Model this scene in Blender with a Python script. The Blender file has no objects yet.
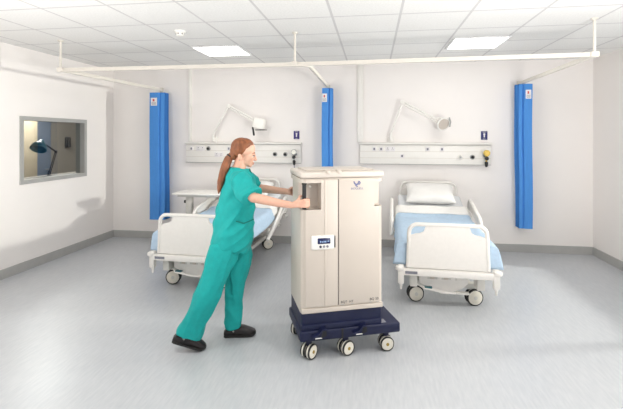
import bpy, bmesh, math, random
from mathutils import Vector, Matrix, noise
random.seed(4)
sc = bpy.context.scene
col = sc.collection
PI = math.pi
R = math.radians

# ------------------------------------------------------------------ materials
def lin(c):
    return tuple(((v/255)/12.92 if v/255 <= .04045 else ((v/255+.055)/1.055)**2.4) for v in c) + (1,)

def mat(name, rgb, rough=.5, metal=0, var=.04, scale=30, stretch=(1, 1, 1), bump=0, spec=.5, emit=None, estr=0, sheen=0, coat=0):
    m = bpy.data.materials.new(name); m.use_nodes = True
    nt = m.node_tree; N = nt.nodes; L = nt.links
    b = N['Principled BSDF']
    b.inputs['Roughness'].default_value = rough
    b.inputs['Metallic'].default_value = metal
    b.inputs['Specular IOR Level'].default_value = spec
    if sheen: b.inputs['Sheen Weight'].default_value = sheen
    if coat: b.inputs['Coat Weight'].default_value = coat
    tc = N.new('ShaderNodeTexCoord'); mp = N.new('ShaderNodeMapping')
    mp.inputs['Scale'].default_value = stretch
    nz = N.new('ShaderNodeTexNoise'); nz.inputs['Scale'].default_value = scale; nz.inputs['Detail'].default_value = 4
    cr = N.new('ShaderNodeValToRGB')
    a = lin(rgb)
    cr.color_ramp.elements[0].color = tuple(v*(1-var) for v in a[:3]) + (1,)
    cr.color_ramp.elements[1].color = tuple(min(1, v*(1+var)) for v in a[:3]) + (1,)
    cr.color_ramp.elements[0].position = .3; cr.color_ramp.elements[1].position = .7
    L.new(tc.outputs['Object'], mp.inputs['Vector']); L.new(mp.outputs[0], nz.inputs['Vector'])
    L.new(nz.outputs['Fac'], cr.inputs['Fac']); L.new(cr.outputs['Color'], b.inputs['Base Color'])
    if bump:
        bp = N.new('ShaderNodeBump'); bp.inputs['Strength'].default_value = bump; bp.inputs['Distance'].default_value = .01
        L.new(nz.outputs['Fac'], bp.inputs['Height']); L.new(bp.outputs[0], b.inputs['Normal'])
    if emit:
        b.inputs['Emission Color'].default_value = lin(emit); b.inputs['Emission Strength'].default_value = estr
    return m

M = {}
M['wall'] = mat('wall_paint', (247, 242, 238), .6, var=.008, scale=3)
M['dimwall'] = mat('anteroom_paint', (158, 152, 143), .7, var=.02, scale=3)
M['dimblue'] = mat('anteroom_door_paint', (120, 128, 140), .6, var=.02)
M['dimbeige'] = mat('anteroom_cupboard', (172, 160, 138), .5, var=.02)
M['base'] = mat('skirting_grey', (178, 177, 174), .5, var=.03, scale=12)
M['alu'] = mat('window_grey', (172, 171, 168), .45, var=.02)
M['plastic'] = mat('white_plastic', (243, 240, 234), .38, var=.01)
M['bedwhite'] = mat('bed_enamel', (236, 232, 226), .35, var=.015)
M['bedgrey'] = mat('bed_metal_grey', (214, 211, 204), .4, var=.03)
M['cream'] = mat('cabinet_cream', (209, 198, 186), .4, var=.008, scale=6)
M['creamlid'] = mat('cabinet_lid_cream', (214, 204, 193), .42, var=.01, scale=6)
M['navy'] = mat('navy_plastic', (11, 20, 58), .5, var=.08, scale=14)
M['black'] = mat('black_plastic', (24, 24, 26), .45, var=.1)
M['dark'] = mat('dark_rubber', (44, 43, 42), .7, var=.1)
M['hub'] = mat('wheel_cream', (232, 226, 212), .4, var=.03)
M['steel'] = mat('brushed_steel', (170, 170, 168), .3, metal=.9, var=.05)
M['brass'] = mat('brass_metal', (176, 148, 74), .35, metal=.6, var=.1)
M['yellow'] = mat('gauge_yellow', (206, 180, 84), .45, var=.05)
M['gaugeface'] = mat('gauge_face', (232, 230, 220), .3)
M['curtain'] = mat('blue_curtain_fabric', (74, 142, 216), .8, var=.05, scale=60, stretch=(1, 1, .15))
M['track'] = mat('track_enamel', (222, 216, 206), .45, var=.015)
M['label'] = mat('white_label', (236, 232, 232), .6)
M['red'] = mat('label_red', (205, 90, 90), .6)
M['labelgrey'] = mat('label_print_grey', (130, 130, 140), .6)
M['purple'] = mat('sign_purple', (58, 46, 120), .5, var=.05)
M['signnavy'] = mat('sign_navy', (44, 48, 108), .5, var=.05)
M['sheet'] = mat('white_sheet', (238, 236, 232), .85, var=.015, scale=14, bump=.1)
M['blanket'] = mat('blue_blanket', (182, 204, 224), .9, var=.05, scale=26, bump=.25)
M['mattress'] = mat('mattress_cover', (226, 228, 230), .75, var=.03)
M['scrubs'] = mat('teal_scrubs', (12, 164, 160), .8, var=.07, scale=22, bump=.12)
M['scrubdark'] = mat('teal_scrubs_seam', (10, 122, 112), .8, var=.05)
M['skin'] = mat('skin', (224, 174, 150), .5, var=.05, scale=40)
M['lip'] = mat('lips', (196, 112, 102), .45)
M['hair'] = mat('auburn_hair', (134, 80, 48), .5, var=.35, scale=40, stretch=(1, 1, .22), bump=.35)
M['clog'] = mat('black_clog', (34, 28, 28), .35, var=.15)
M['eyewhite'] = mat('eye_white', (206, 190, 180), .3)
M['iris'] = mat('eye_iris', (52, 44, 40), .3)
M['screen'] = mat('display_navy', (30, 40, 84), .2)
M['screenlit'] = mat('display_segments', (170, 200, 240), .3, emit=(170, 200, 240), estr=.15)
M['logo'] = mat('logo_blue', (104, 108, 146), .5)
M['ink'] = mat('print_black', (40, 40, 44), .5)
M['teal'] = mat('lamp_teal', (30, 96, 104), .35, var=.05)
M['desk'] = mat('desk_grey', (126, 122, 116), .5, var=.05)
M['diffuser'] = mat('light_diffuser', (255, 255, 255), .5, emit=(255, 252, 246), estr=5.0)
M['tbar'] = mat('light_frame_white', (236, 236, 236), .5)

def ceiling_mat():
    m = bpy.data.materials.new('ceiling_tiles'); m.use_nodes = True
    nt = m.node_tree; N = nt.nodes; L = nt.links; b = N['Principled BSDF']
    b.inputs['Roughness'].default_value = .85
    tc = N.new('ShaderNodeTexCoord'); mp = N.new('ShaderNodeMapping'); mp.inputs['Location'].default_value = (.36, -.12, 0)
    L.new(tc.outputs['Object'], mp.inputs['Vector'])
    sx = N.new('ShaderNodeSeparateXYZ'); L.new(mp.outputs[0], sx.inputs[0])
    def line(out):
        a = N.new('ShaderNodeMath'); a.operation = 'PINGPONG'; a.inputs[1].default_value = .3
        L.new(out, a.inputs[0])
        c = N.new('ShaderNodeMath'); c.operation = 'LESS_THAN'; c.inputs[1].default_value = .011
        L.new(a.outputs[0], c.inputs[0]); return c
    lx, ly = line(sx.outputs['X']), line(sx.outputs['Y'])
    mx = N.new('ShaderNodeMath'); mx.operation = 'MAXIMUM'
    L.new(lx.outputs[0], mx.inputs[0]); L.new(ly.outputs[0], mx.inputs[1])
    nz = N.new('ShaderNodeTexNoise'); nz.inputs['Scale'].default_value = 60; nz.inputs['Detail'].default_value = 5
    L.new(tc.outputs['Object'], nz.inputs['Vector'])
    cr = N.new('ShaderNodeValToRGB')
    cr.color_ramp.elements[0].color = lin((230, 229, 226)); cr.color_ramp.elements[1].color = lin((239, 238, 235))
    cr.color_ramp.elements[0].position = .35; cr.color_ramp.elements[1].position = .65
    L.new(nz.outputs['Fac'], cr.inputs['Fac'])
    mix = N.new('ShaderNodeMix'); mix.data_type = 'RGBA'
    L.new(mx.outputs[0], mix.inputs['Factor']); L.new(cr.outputs['Color'], mix.inputs[6]); mix.inputs[7].default_value = lin((206, 204, 203))
    L.new(mix.outputs[2], b.inputs['Base Color'])
    return m
M['ceiling'] = ceiling_mat()

def floor_mat():
    m = bpy.data.materials.new('vinyl_floor'); m.use_nodes = True
    nt = m.node_tree; N = nt.nodes; L = nt.links; b = N['Principled BSDF']
    b.inputs['Roughness'].default_value = .34
    b.inputs['Specular IOR Level'].default_value = .5
    tc = N.new('ShaderNodeTexCoord')
    def nz(scale, sv, rot, det=6):
        mp = N.new('ShaderNodeMapping'); mp.inputs['Scale'].default_value = sv; mp.inputs['Rotation'].default_value = (0, 0, R(rot))
        L.new(tc.outputs['Object'], mp.inputs['Vector'])
        n = N.new('ShaderNodeTexNoise'); n.inputs['Scale'].default_value = scale; n.inputs['Detail'].default_value = det
        L.new(mp.outputs[0], n.inputs['Vector']); return n
    a = nz(22, (2.6, .35, 1), 6); c = nz(1.6, (1, .6, 1), 20, 3)
    cr = N.new('ShaderNodeValToRGB')
    cr.color_ramp.elements[0].color = lin((188, 191, 195)); cr.color_ramp.elements[1].color = lin((197, 199, 202))
    cr.color_ramp.elements[0].position = .36; cr.color_ramp.elements[1].position = .66
    L.new(a.outputs['Fac'], cr.inputs['Fac'])
    c2 = N.new('ShaderNodeValToRGB')
    c2.color_ramp.elements[0].color = (.93, .94, .96, 1); c2.color_ramp.elements[1].color = (1, .995, .985, 1)
    L.new(c.outputs['Fac'], c2.inputs['Fac'])
    mix = N.new('ShaderNodeMix'); mix.data_type = 'RGBA'; mix.blend_type = 'MULTIPLY'; mix.inputs['Factor'].default_value = 1
    L.new(cr.outputs['Color'], mix.inputs[6]); L.new(c2.outputs['Color'], mix.inputs[7])
    L.new(mix.outputs[2], b.inputs['Base Color'])
    return m
M['floor'] = floor_mat()

def glass_mat():
    m = bpy.data.materials.new('window_glass'); m.use_nodes = True
    nt = m.node_tree; N = nt.nodes; L = nt.links
    for n in list(N): N.remove(n)
    o = N.new('ShaderNodeOutputMaterial'); t = N.new('ShaderNodeBsdfTransparent'); g = N.new('ShaderNodeBsdfGlossy')
    t.inputs['Color'].default_value = (.80, .82, .82, 1); g.inputs['Roughness'].default_value = .02
    mx = N.new('ShaderNodeMixShader'); fr = N.new('ShaderNodeValue'); fr.outputs[0].default_value = .05
    L.new(fr.outputs[0], mx.inputs[0]); L.new(t.outputs[0], mx.inputs[1]); L.new(g.outputs[0], mx.inputs[2]); L.new(mx.outputs[0], o.inputs[0])
    return m
M['glass'] = glass_mat()

# ------------------------------------------------------------------ mesh helper
class MB:
    def __init__(s): s.bm = bmesh.new()
    def box(s, x0, x1, y0, y1, z0, z1, bevel=0, seg=2, mtx=None, axis=None):
        vs = [s.bm.verts.new((x, y, z)) for x in (x0, x1) for y in (y0, y1) for z in (z0, z1)]
        idx = [(0, 1, 3, 2), (4, 6, 7, 5), (0, 4, 5, 1), (2, 3, 7, 6), (0, 2, 6, 4), (1, 5, 7, 3)]
        fs = [s.bm.faces.new([vs[i] for i in f]) for f in idx]
        es = list({e for f in fs for e in f.edges})
        if axis is not None:
            es = [e for e in es if abs((e.verts[0].co-e.verts[1].co).normalized()[axis]) > .9]
        out = vs
        if bevel:
            r = bmesh.ops.bevel(s.bm, geom=es, offset=bevel, segments=seg, affect='EDGES', profile=.5)
            out = list({v for v in r['verts']} | {v for v in vs if v.is_valid})
        if mtx is not None: bmesh.ops.transform(s.bm, matrix=mtx, verts=out)
        return s
    def mark(s): return set(s.bm.verts)
    def xf(s, old, mtx): bmesh.ops.transform(s.bm, matrix=mtx, verts=[v for v in s.bm.verts if v not in old])
    def ring(s, pts): return [s.bm.verts.new(p) for p in pts]
    def skin(s, rings, caps=True):
        n = len(rings[0])
        for a, b in zip(rings, rings[1:]):
            for i in range(n):
                s.bm.faces.new((a[i], a[(i+1) % n], b[(i+1) % n], b[i]))
        if caps:
            s.bm.faces.new(rings[0][::-1]); s.bm.faces.new(rings[-1])
        return s
    def tube(s, pts, r, seg=10, caps=True):
        pts = [Vector(p) for p in pts]; rr = r if isinstance(r, (list, tuple)) else [r]*len(pts)
        rings = []; up = None
        for i, p in enumerate(pts):
            d = (pts[min(i+1, len(pts)-1)] - pts[max(i-1, 0)]).normalized()
            if up is None:
                up = Vector((0, 0, 1)) if abs(d.z) < .9 else Vector((1, 0, 0))
            u = (up - d*up.dot(d)).normalized(); v = d.cross(u); up = u
            rings.append(s.ring([p + rr[i]*(math.cos(2*PI*k/seg)*u + math.sin(2*PI*k/seg)*v) for k in range(seg)]))
        return s.skin(rings, caps)
    def cyl(s, p0, p1, r0, r1=None, seg=20): return s.tube([p0, p1], [r0, r0 if r1 is None else r1], seg)
    def lathe(s, prof, c, axis, seg=28):
        # prof: (radius, along)
        a = Vector(axis).normalized(); h = Vector((0, 0, 1)) if abs(a.z) < .9 else Vector((1, 0, 0))
        u = (h - a*h.dot(a)).normalized(); v = a.cross(u); c = Vector(c)
        rings = [s.ring([c + a*t + r*(math.cos(2*PI*k/seg)*u + math.sin(2*PI*k/seg)*v) for k in range(seg)]) for r, t in prof]
        return s.skin(rings)
    def ball(s, c, r, mtx=None, seg=20):
        r = r if isinstance(r, (list, tuple)) else (r, r, r)
        t = Matrix.Translation(Vector(c)) @ (mtx or Matrix.Identity(4)) @ Matrix.Diagonal((*r, 1))
        bmesh.ops.create_uvsphere(s.bm, u_segments=seg, v_segments=seg//2+2, radius=1, matrix=t)
        return s
    def chain(s, pts, seg=14):
        for x, y, z, r in pts: s.ball((x, y, z), r, seg=seg)
        for a, b in zip(pts, pts[1:]): s.cyl(a[:3], b[:3], a[3], b[3], seg)
        return s
    def prism(s, outl, fn, t):
        # outl 2D outline, fn(a,b,w)->xyz, thickness t in w
        a = s.ring([fn(p[0], p[1], 0) for p in outl]); b = s.ring([fn(p[0], p[1], t) for p in outl])
        return s.skin([a, b])
    def build(s, name, m, parent=None, smooth=True, angle=40):
        bmesh.ops.recalc_face_normals(s.bm, faces=s.bm.faces)
        me = bpy.data.meshes.new(name); s.bm.to_mesh(me); s.bm.free()
        me.materials.append(m)
        if smooth:
            for p in me.polygons: p.use_smooth = True
            try: me.set_sharp_from_angle(angle=R(angle))
            except Exception: pass
        o = bpy.data.objects.new(name, me); col.objects.link(o)
        if parent: o.parent = parent
        return o

def tag(o, label=None, cat=None, group=None, kind=None):
    if label: o['label'] = label
    if cat: o['category'] = cat
    if group: o['group'] = group
    if kind: o['kind'] = kind
    return o
def thing(name, loc, rz, label, cat, group=None):
    o = bpy.data.objects.new(name, None); col.objects.link(o)
    o.empty_display_size = .1
    o.location = loc; o.rotation_euler = (0, 0, rz)
    return tag(o, label, cat, group)
def apply_mods(o):
    dg = bpy.context.evaluated_depsgraph_get(); dg.update()
    me = bpy.data.meshes.new_from_object(o.evaluated_get(dg))
    old = o.data; o.modifiers.clear(); o.data = me; me.name = old.name; bpy.data.meshes.remove(old)
def remesh(o, vox, it=6, fac=.5):
    m = o.modifiers.new('r', 'REMESH'); m.mode = 'VOXEL'; m.voxel_size = vox; m.use_smooth_shade = True
    s = o.modifiers.new('s', 'SMOOTH'); s.factor = fac; s.iterations = it
    mt = o.data.materials[0]; apply_mods(o)
    o.data.materials.clear(); o.data.materials.append(mt)
    for p in o.data.polygons: p.use_smooth = True
def cut(o, cutters, smooth=True):
    tmp = []
    for mb in cutters:
        c = mb.build('cutter', M['dark'], o.parent, smooth=False); tmp.append(c)
        b = o.modifiers.new('b', 'BOOLEAN'); b.operation = 'DIFFERENCE'; b.solver = 'EXACT'; b.object = c
    mt = o.data.materials[0]
    apply_mods(o)
    o.data.materials.clear(); o.data.materials.append(mt)
    for p in o.data.polygons: p.material_index = 0; p.use_smooth = smooth
    o.data.set_sharp_from_angle(angle=R(35))
    for c in tmp:
        me = c.data; bpy.data.objects.remove(c); bpy.data.meshes.remove(me)
def arc(cx, cy, r, a0, a1, n=8): return [(cx+r*math.cos(R(a0+(a1-a0)*i/n)), cy+r*math.sin(R(a0+(a1-a0)*i/n))) for i in range(n+1)]
def text_mesh(name, body, size, parent, loc, rot, m, depth=.0006, align='CENTER'):
    cu = bpy.data.curves.new(name, 'FONT'); cu.body = body; cu.size = size; cu.align_x = align; cu.align_y = 'CENTER'; cu.extrude = depth
    t = bpy.data.objects.new(name, cu); col.objects.link(t)
    dg = bpy.context.evaluated_depsgraph_get(); dg.update()
    me = bpy.data.meshes.new_from_object(t.evaluated_get(dg)); me.name = name
    bpy.data.objects.remove(t); bpy.data.curves.remove(cu)
    me.materials.clear(); me.materials.append(m)
    o = bpy.data.objects.new(name, me); col.objects.link(o); o.parent = parent; o.location = loc; o.rotation_euler = rot
    return o
def struct(o): o['kind'] = 'structure'; return o

# ------------------------------------------------------------------ room
XL, XR, YB, YF, H = -4.18, 3.0, 6.22, -.6, 2.70
struct(MB().box(XL-.12, XR+.12, YF, YB+.12, -.1, 0).build('floor', M['floor'], smooth=False))
# ceiling object origin at room-tile origin
c = MB().box(XL-.12, XR+.12, YF, YB+.12, H, H+.1).build('ceiling', M['ceiling'], smooth=False); struct(c)
struct(MB().box(XL-.12, XR+.12, YB, YB+.12, 0, H).build('wall_back', M['wall'], smooth=False))
# left wall with the observation window opening
WY0, WY1, WZ0, WZ1 = 4.44, 5.53, 1.085, 1.835
struct(MB().box(XL-.12, XL, YF, WY0, 0, H).box(XL-.12, XL, WY1, YB, 0, H).box(XL-.12, XL, WY0, WY1, 0, WZ0).box(XL-.12, XL, WY0, WY1, WZ1, H)
       .build('wall_left', M['wall'], smooth=False))
# right wall with a large daylight window beyond the frame
VY0, VY1, VZ0, VZ1 = 1.2, 5.35, .35, 2.45
struct(MB().box(XR, XR+.12, YF, VY0, 0, H).box(XR, XR+.12, VY1, YB, 0, H).box(XR, XR+.12, VY0, VY1, 0, VZ0).box(XR, XR+.12, VY0, VY1, VZ1, H)
       .build('wall_right', M['wall'], smooth=False))
def window(name, X0, X1, y0, y1, z0, z1, fw, face, mull=()):
    m = MB()
    for a, b, c0, d in ((y0-fw*.75, y0+fw*.25, z0-fw*.75, z1+fw*.75), (y1-fw*.25, y1+fw*.75, z0-fw*.75, z1+fw*.75),
                        (y0+fw*.25, y1-fw*.25, z0-fw*.75, z0+fw*.25), (y0+fw*.25, y1-fw*.25, z1-fw*.25, z1+fw*.75)):
        m.box(X0, X1, a, b, c0, d)
    for y in mull: m.box(X0, X1, y-.02, y+.02, z0, z1)
    w = struct(m.build(name, M['alu'], smooth=False))
    xm = (X0+X1)/2
    MB().box(xm-.003, xm+.003, y0+fw*.2, y1-fw*.2, z0+fw*.2, z1-fw*.2).build('pane', M['glass'], w, smooth=False)
    return w
window('window_1', XL-.13, XL+.015, WY0, WY1, WZ0, WZ1, .05, XL)
window('window_2', XR-.01, XR+.13, VY0, VY1, VZ0, VZ1, .06, XR, (2.5, 3.8))
def board(name, outl): struct(MB().box(*outl).build(name, M['base'], smooth=False))
board('baseboard_left', (XL, XL+.016, YF, YB, 0, .108))
board('baseboard_back', (XL+.016, XR-.016, YB-.016, YB, 0, .108))
board('baseboard_right', (XR-.016, XR, YF, YB, 0, .108))
# anteroom behind the observation window
AX = -6.3
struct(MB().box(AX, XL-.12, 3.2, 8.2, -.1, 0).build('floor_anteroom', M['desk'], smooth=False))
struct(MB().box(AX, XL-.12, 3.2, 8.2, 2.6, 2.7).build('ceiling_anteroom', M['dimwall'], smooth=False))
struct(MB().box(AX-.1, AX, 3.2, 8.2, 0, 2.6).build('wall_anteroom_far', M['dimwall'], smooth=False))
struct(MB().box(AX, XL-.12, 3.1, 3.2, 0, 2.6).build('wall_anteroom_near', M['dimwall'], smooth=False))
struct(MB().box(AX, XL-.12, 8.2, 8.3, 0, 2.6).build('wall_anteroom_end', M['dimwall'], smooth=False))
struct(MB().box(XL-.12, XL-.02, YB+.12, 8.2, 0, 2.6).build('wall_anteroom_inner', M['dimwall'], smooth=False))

# cable trunking on the back wall
for x0, x1, lab in ((-2.876, -2.834, 'narrow white vertical trunking on back wall left of the left bedhead unit'),
                    (-.225, -.145, 'white vertical trunking on back wall beside the left end of the right bedhead unit')):
    t = thing('cable_trunking', ((x0+x1)/2, YB, 1.545), 0, lab, 'trunking', 'vertical trunking on the back wall')
    w = (x1-x0)/2
    MB().box(-w, w, -.035, 0, 0, H-1.548, .004).build('cover', M['plastic'], t)
    MB().box(-w-.006, w+.006, -.018, 0, 0, H-1.548).build('backplate', M['plastic'], t)

# ------------------------------------------------------------------ ceiling fittings
def ceiling_light(x, y, lab):
    t = thing('ceiling_light', (x, y, H), 0, lab, 'ceiling light', 'square ceiling light panels')
    f = MB()
    for a in ((-.297, .297, -.297, -.275), (-.297, .297, .275, .297), (-.297, -.275, -.275, .275), (.275, .297, -.275, .275)):
        f.box(*a, -.012, -.001)
    f.build('frame', M['tbar'], t, smooth=False)
    MB().box(-.275, .275, -.275, .275, -.009, -.003).build('diffuser', M['diffuser'], t, smooth=False)
ceiling_light(-1.86, 4.98, 'glowing square ceiling light panel above the left bed')
ceiling_light(1.17, 4.98, 'glowing square ceiling light panel above the right bed')
t = thing('smoke_detector', (-1.944, 3.99, H), 0, 'small round white smoke detector on the ceiling tiles', 'smoke detector')
MB().lathe([(.055, 0), (.055, -.015), (.05, -.022)], (0, 0, 0), (0, 0, 1)).build('base', M['plastic'], t)
s_ = MB().lathe([(.038, -.022), (.038, -.04), (.03, -.05), (.01, -.052)], (0, 0, 0), (0, 0, 1)).build('sensor_head', M['plastic'], t)
for k in range(6): MB().box(-.006, .006, .034, .0395, -.038, -.028, mtx=Matrix.Rotation(k*PI/3, 4, 'Z')).build('vent_slot', M['dark'], s_)

# curtain track: one welded run with hangers
t = thing('curtain_track', (-.81, 4.2, H), 0, 'long white ceiling-hung curtain track running around both bed bays', 'curtain track')
ZR = 2.37-H
def loc_track(x, y): return (x+.81, y-4.2)
def rail_tube(name, pts):
    m = MB(); P = [loc_track(*p) for p in pts]
    rings = []
    for i, p in enumerate(P):
        a, b = P[max(i-1, 0)], P[min(i+1, len(P)-1)]
        d = Vector((b[0]-a[0], b[1]-a[1], 0)).normalized(); n = Vector((-d.y, d.x, 0))*.014
        q = Vector((p[0], p[1], ZR))
        rings.append(m.ring([q+n+Vector((0, 0, -.02)), q-n+Vector((0, 0, -.02)), q-n+Vector((0, 0, .02)), q+n+Vector((0, 0, .02))]))
    m.skin(rings).build(name, M['track'], t, smooth=False)
rail_tube('front_rail', [(-3.42, 4.195), (-.8, 4.22), (1.97, 4.115)])
rail_tube('side_rail', [(-3.45, 4.2), (-3.44, 4.3), (-3.33, 6.215)])
rail_tube('side_rail', [(-.80, 4.235), (-.70, 4.25), (-.66, 4.32), (-.66, 4.6), (-.665, 6.215)])
rail_tube('side_rail', [(2.0, 4.115), (2.005, 4.25), (2.035, 6.215)])
for x, y in ((-3.45, 4.18), (-.795, 4.21), (1.99, 4.105)):
    X, Y = loc_track(x, y)
    h = MB().cyl((X, Y, ZR), (X, Y, -.012), .012, seg=12).build('hanger', M['track'], t)
    MB().lathe([(.03, -.001), (.03, -.01), (.014, -.02)], (X, Y, 0), (0, 0, 1), 16).build('ceiling_rose', M['track'], h)
    MB().box(X-.035, X+.035, Y-.022, Y+.022, ZR-.024, ZR+.026, .006).build('corner_joint', M['track'], h)
for x, y in ((-3.33, 6.205), (-.665, 6.205), (2.035, 6.205)):
    X, Y = loc_track(x, y)
    MB().box(X-.03, X+.03, Y-.01, Y+.014, ZR-.035, ZR+.035, .004).build('wall_flange', M['track'], t)

# folded blue disposable curtains
def curtain(x, y, w, z0, z1, lab, seed, railx, lean=0, yaw=0, mir=1):
    rnd = random.Random(seed)
    t = thing('privacy_curtain', (x, y, z0), yaw, lab, 'curtain', 'folded blue bay curtains')
    Hh = z1-z0; n = 9; off = [(rnd.uniform(-.012, .012), rnd.uniform(-.012, .012)) for _ in range(n)]
    m = MB(); levels = 14; rings = []
    for L in range(levels+1):
        f = L/levels; z = Hh*f; path = []
        for k in range(n):
            sx = (1 if k % 2 else -1)*mir
            sway = .004*math.sin(7*f+k)
            xx = sx*(w/2) + off[k][0]*(1-f)+off[k][1]*f + sway + lean*(f-.5)
            yy = -.075 + k*.019 + (.016 if sx*mir > 0 else 0) + .003*math.sin(9*f+seed+k)
            if k == 0:
                for fx, fy in ((-.5, 0), (-.2, -.002), (.12, .002), (.18, .03), (.25, .012), (.5, .018)):
                    path.append(Vector((fx*w*mir+xx+.5*w*mir, -.080+fy+.003*math.sin(6*f+fx*5), z)))
            elif k > 1: path.append(Vector((xx, yy, z)))
        th = .004
        front = [p + Vector((0, -th, 0)) for p in path]; back = [p + Vector((0, th, 0)) for p in path]
        rings.append(m.ring(front + back[::-1]))
    m.skin(rings).build('curtain_fabric', M['curtain'], t, angle=25)
    lx = -w*.2*mir
    yl = -.075-.004+.006
    def face_y(xx): return -.0835
    lb = MB()
    a = .1 if w > .2 else .07
    lb.prism([(lx-a/2, Hh-.20), (lx+a/2, Hh-.20), (lx+a/2, Hh-.08), (lx-a/2, Hh-.08)], lambda p, q, r: (p, face_y(p)-.006+r, q), .003)
    lo = lb.build('label', M['label'], t, smooth=False)
    MB().prism([(lx-a*.2, Hh-.135), (lx+a*.1, Hh-.135), (lx+a*.1, Hh-.1), (lx-a*.2, Hh-.1)], lambda p, q, r: (p, face_y(p)-.0075+r, q), .002).build('red_emblem', M['red'], lo, smooth=False)
    for k in range(3): MB().prism([(lx-a*.36, Hh-.185+k*.014), (lx+a*.34, Hh-.185+k*.014), (lx+a*.34, Hh-.18+k*.014), (lx-a*.36, Hh-.18+k*.014)], lambda p, q, r: (p, face_y(p)-.0075+r, q), .002).build('print_line', M['labelgrey'], lo, smooth=False)
    # gathered heading tape and gliders
    MB().box(-w*.45, w*.45, -.06, .085, Hh-.012, Hh+.002, .004).build('heading_tape', M['curtain'], t)
    g = MB(); dx = railx-x
    for k in range(5): g.cyl((dx+.002*k, -.05+k*.03, Hh), (dx+.002*k, -.05+k*.03, 2.348-z0), .006, seg=8)
    g.build('glider_hooks', M['plastic'], t)
curtain(-3.265, 6.02, .235, .355, 2.30, 'wide folded blue curtain by the left corner, beside the left bed', 3, -3.335, lean=-.01)
curtain(-.657, 6.03, .15, .36, 2.325, 'narrow folded blue curtain between the two beds, partly behind the cream cabinet', 5, -.664)
curtain(2.035, 6.03, .165, .385, 2.335, 'folded blue curtain to the right of the right bed, nearest the right wall', 8, 2.032, lean=-.02, mir=-1)

# ------------------------------------------------------------------ bedhead units
def bedhead(x0, x1, lab, sockets, grp='bedhead service panels'):
    t = thing('bedhead_unit', ((x0+x1)/2, YB, 1.22), 0, lab, 'bedhead panel', grp)
    w = (x1-x0)/2
    MB().box(-w, w, -.055, 0, .006, .285, .006).build('panel', M['plastic'], t)
    MB().box(-w-.01, w+.01, -.085, 0, .29, .318, .006).build('top_rail', M['plastic'], t)
    for z in (.095, .19):
        MB().box(-w+.005, w-.005, -.0575, -.05, z-.003, z+.003).build('seam_strip', M['track'], t, smooth=False)
    MB().box(-w, w, -.06, 0, 0, .008).build('bottom_trim', M['base'], t, smooth=False)
    for kind, sx, sz in sockets:
        X = sx-(x0+x1)/2; Z = sz-1.22
        if kind == 'black':
            s = MB().lathe([(.034, 0), (.034, -.012), (.026, -.016)], (X, -.055, Z), (0, 1, 0), 20).build('gas_outlet', M['steel'], t)
            MB().lathe([(.022, 0), (.02, -.02), (.012, -.026)], (X, -.069, Z), (0, 1, 0), 18).build('outlet_socket', M['black'], s)
        elif kind == 'white':
            s = MB().lathe([(.034, 0), (.034, -.012), (.026, -.02)], (X, -.055, Z), (0, 1, 0), 20).build('gas_outlet', M['plastic'], t)
            MB().lathe([(.02, 0), (.016, -.03), (.01, -.04)], (X, -.07, Z), (0, 1, 0), 18).build('outlet_socket', M['steel'], s)
        elif kind == 'twin':
            s = MB().box(X-.07, X+.07, -.064, -.054, Z-.035, Z+.035, .004).build('power_socket', M['label'], t)
            for dx in (-.035, .035):
                h = MB()
                h.box(X+dx-.004, X+dx+.004, -.0655, -.063, Z+.008, Z+.02).box(X+dx-.013, X+dx-.006, -.0655, -.063, Z-.012, Z-.007).box(X+dx+.006, X+dx+.013, -.0655, -.063, Z-.012, Z-.007)
                h.build('outlet_pin_holes', M['dark'], s, smooth=False)['kind'] = 'stuff'
        elif kind == 'switch':
            s = MB().box(X-.03, X+.03, -.064, -.054, Z-.03, Z+.03, .004).build('switch_plate', M['label'], t)
            MB().box(X-.012, X+.012, -.069, -.063, Z-.016, Z+.016, .002).build('rocker', M['labelgrey'], s)
    return t
bedhead(-2.905, -1.075, 'long white wall service panel behind the woman, above the left bed',
        [('switch', -2.81, 1.44), ('twin', -2.66, 1.44), ('black', -2.53, 1.44), ('twin', -2.36, 1.345), ('switch', -2.2, 1.44), ('black', -1.47, 1.36), ('black', -1.31, 1.36)])
bedhead(-.187, 1.65, 'long white wall service panel above the right bed',
        [('switch', .02, 1.445), ('switch', .12, 1.445), ('twin', .25, 1.445), ('switch', .42, 1.345), ('switch', .78, 1.445), ('switch', .98, 1.445), ('white', 1.235, 1.335), ('black', 1.395, 1.335)])

def regulator(x, z, lab, yellow):
    t = thing('gas_regulator', (x, YB-.0605, z), 0, lab, 'gas gauge', 'gauges plugged into the bedhead panels')
    MB().lathe([(.036, 0), (.036, -.02), (.02, -.035)], (0, 0, 0), (0, 1, 0), 20).build('wall_adaptor', M['steel'], t)
    MB().cyl((0, -.03, 0), (0, -.075, 0), .016).cyl((0, -.06, .01), (0, -.06, -.10), .014).build('body', M['brass' if yellow else 'steel'], t)
    g = MB().lathe([(.03, -.03), (.043, -.025), (.043, .012), (.034, .016)], (0, -.085, .025), (0, -1, 0), 24).build('gauge', M['yellow' if yellow else 'steel'], t)
    MB().lathe([(.033, .0155), (.033, .0185)], (0, -.085, .025), (0, -1, 0), 24).build('gauge_dial', M['gaugeface' if not yellow else 'brass'], g)
    MB().lathe([(.018, 0), (.026, .006), (.026, .03), (.018, .036)], (0, -.06, -.05), (0, -1, 0), 16).build('control_knob', M['black'], t)
    MB().lathe([(.012, 0), (.02, .02), (.024, .06), (.014, .075)], (0, -.06, -.17), (0, 0, 1), 16).build('nozzle', M['black'], t)
    return t
regulator(-1.163, 1.37, 'steel gas gauge with black nozzle at right end of the left bedhead panel', False)
regulator(1.57, 1.37, 'yellow gas gauge with black nozzle at right end of the right bedhead panel', True)
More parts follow.
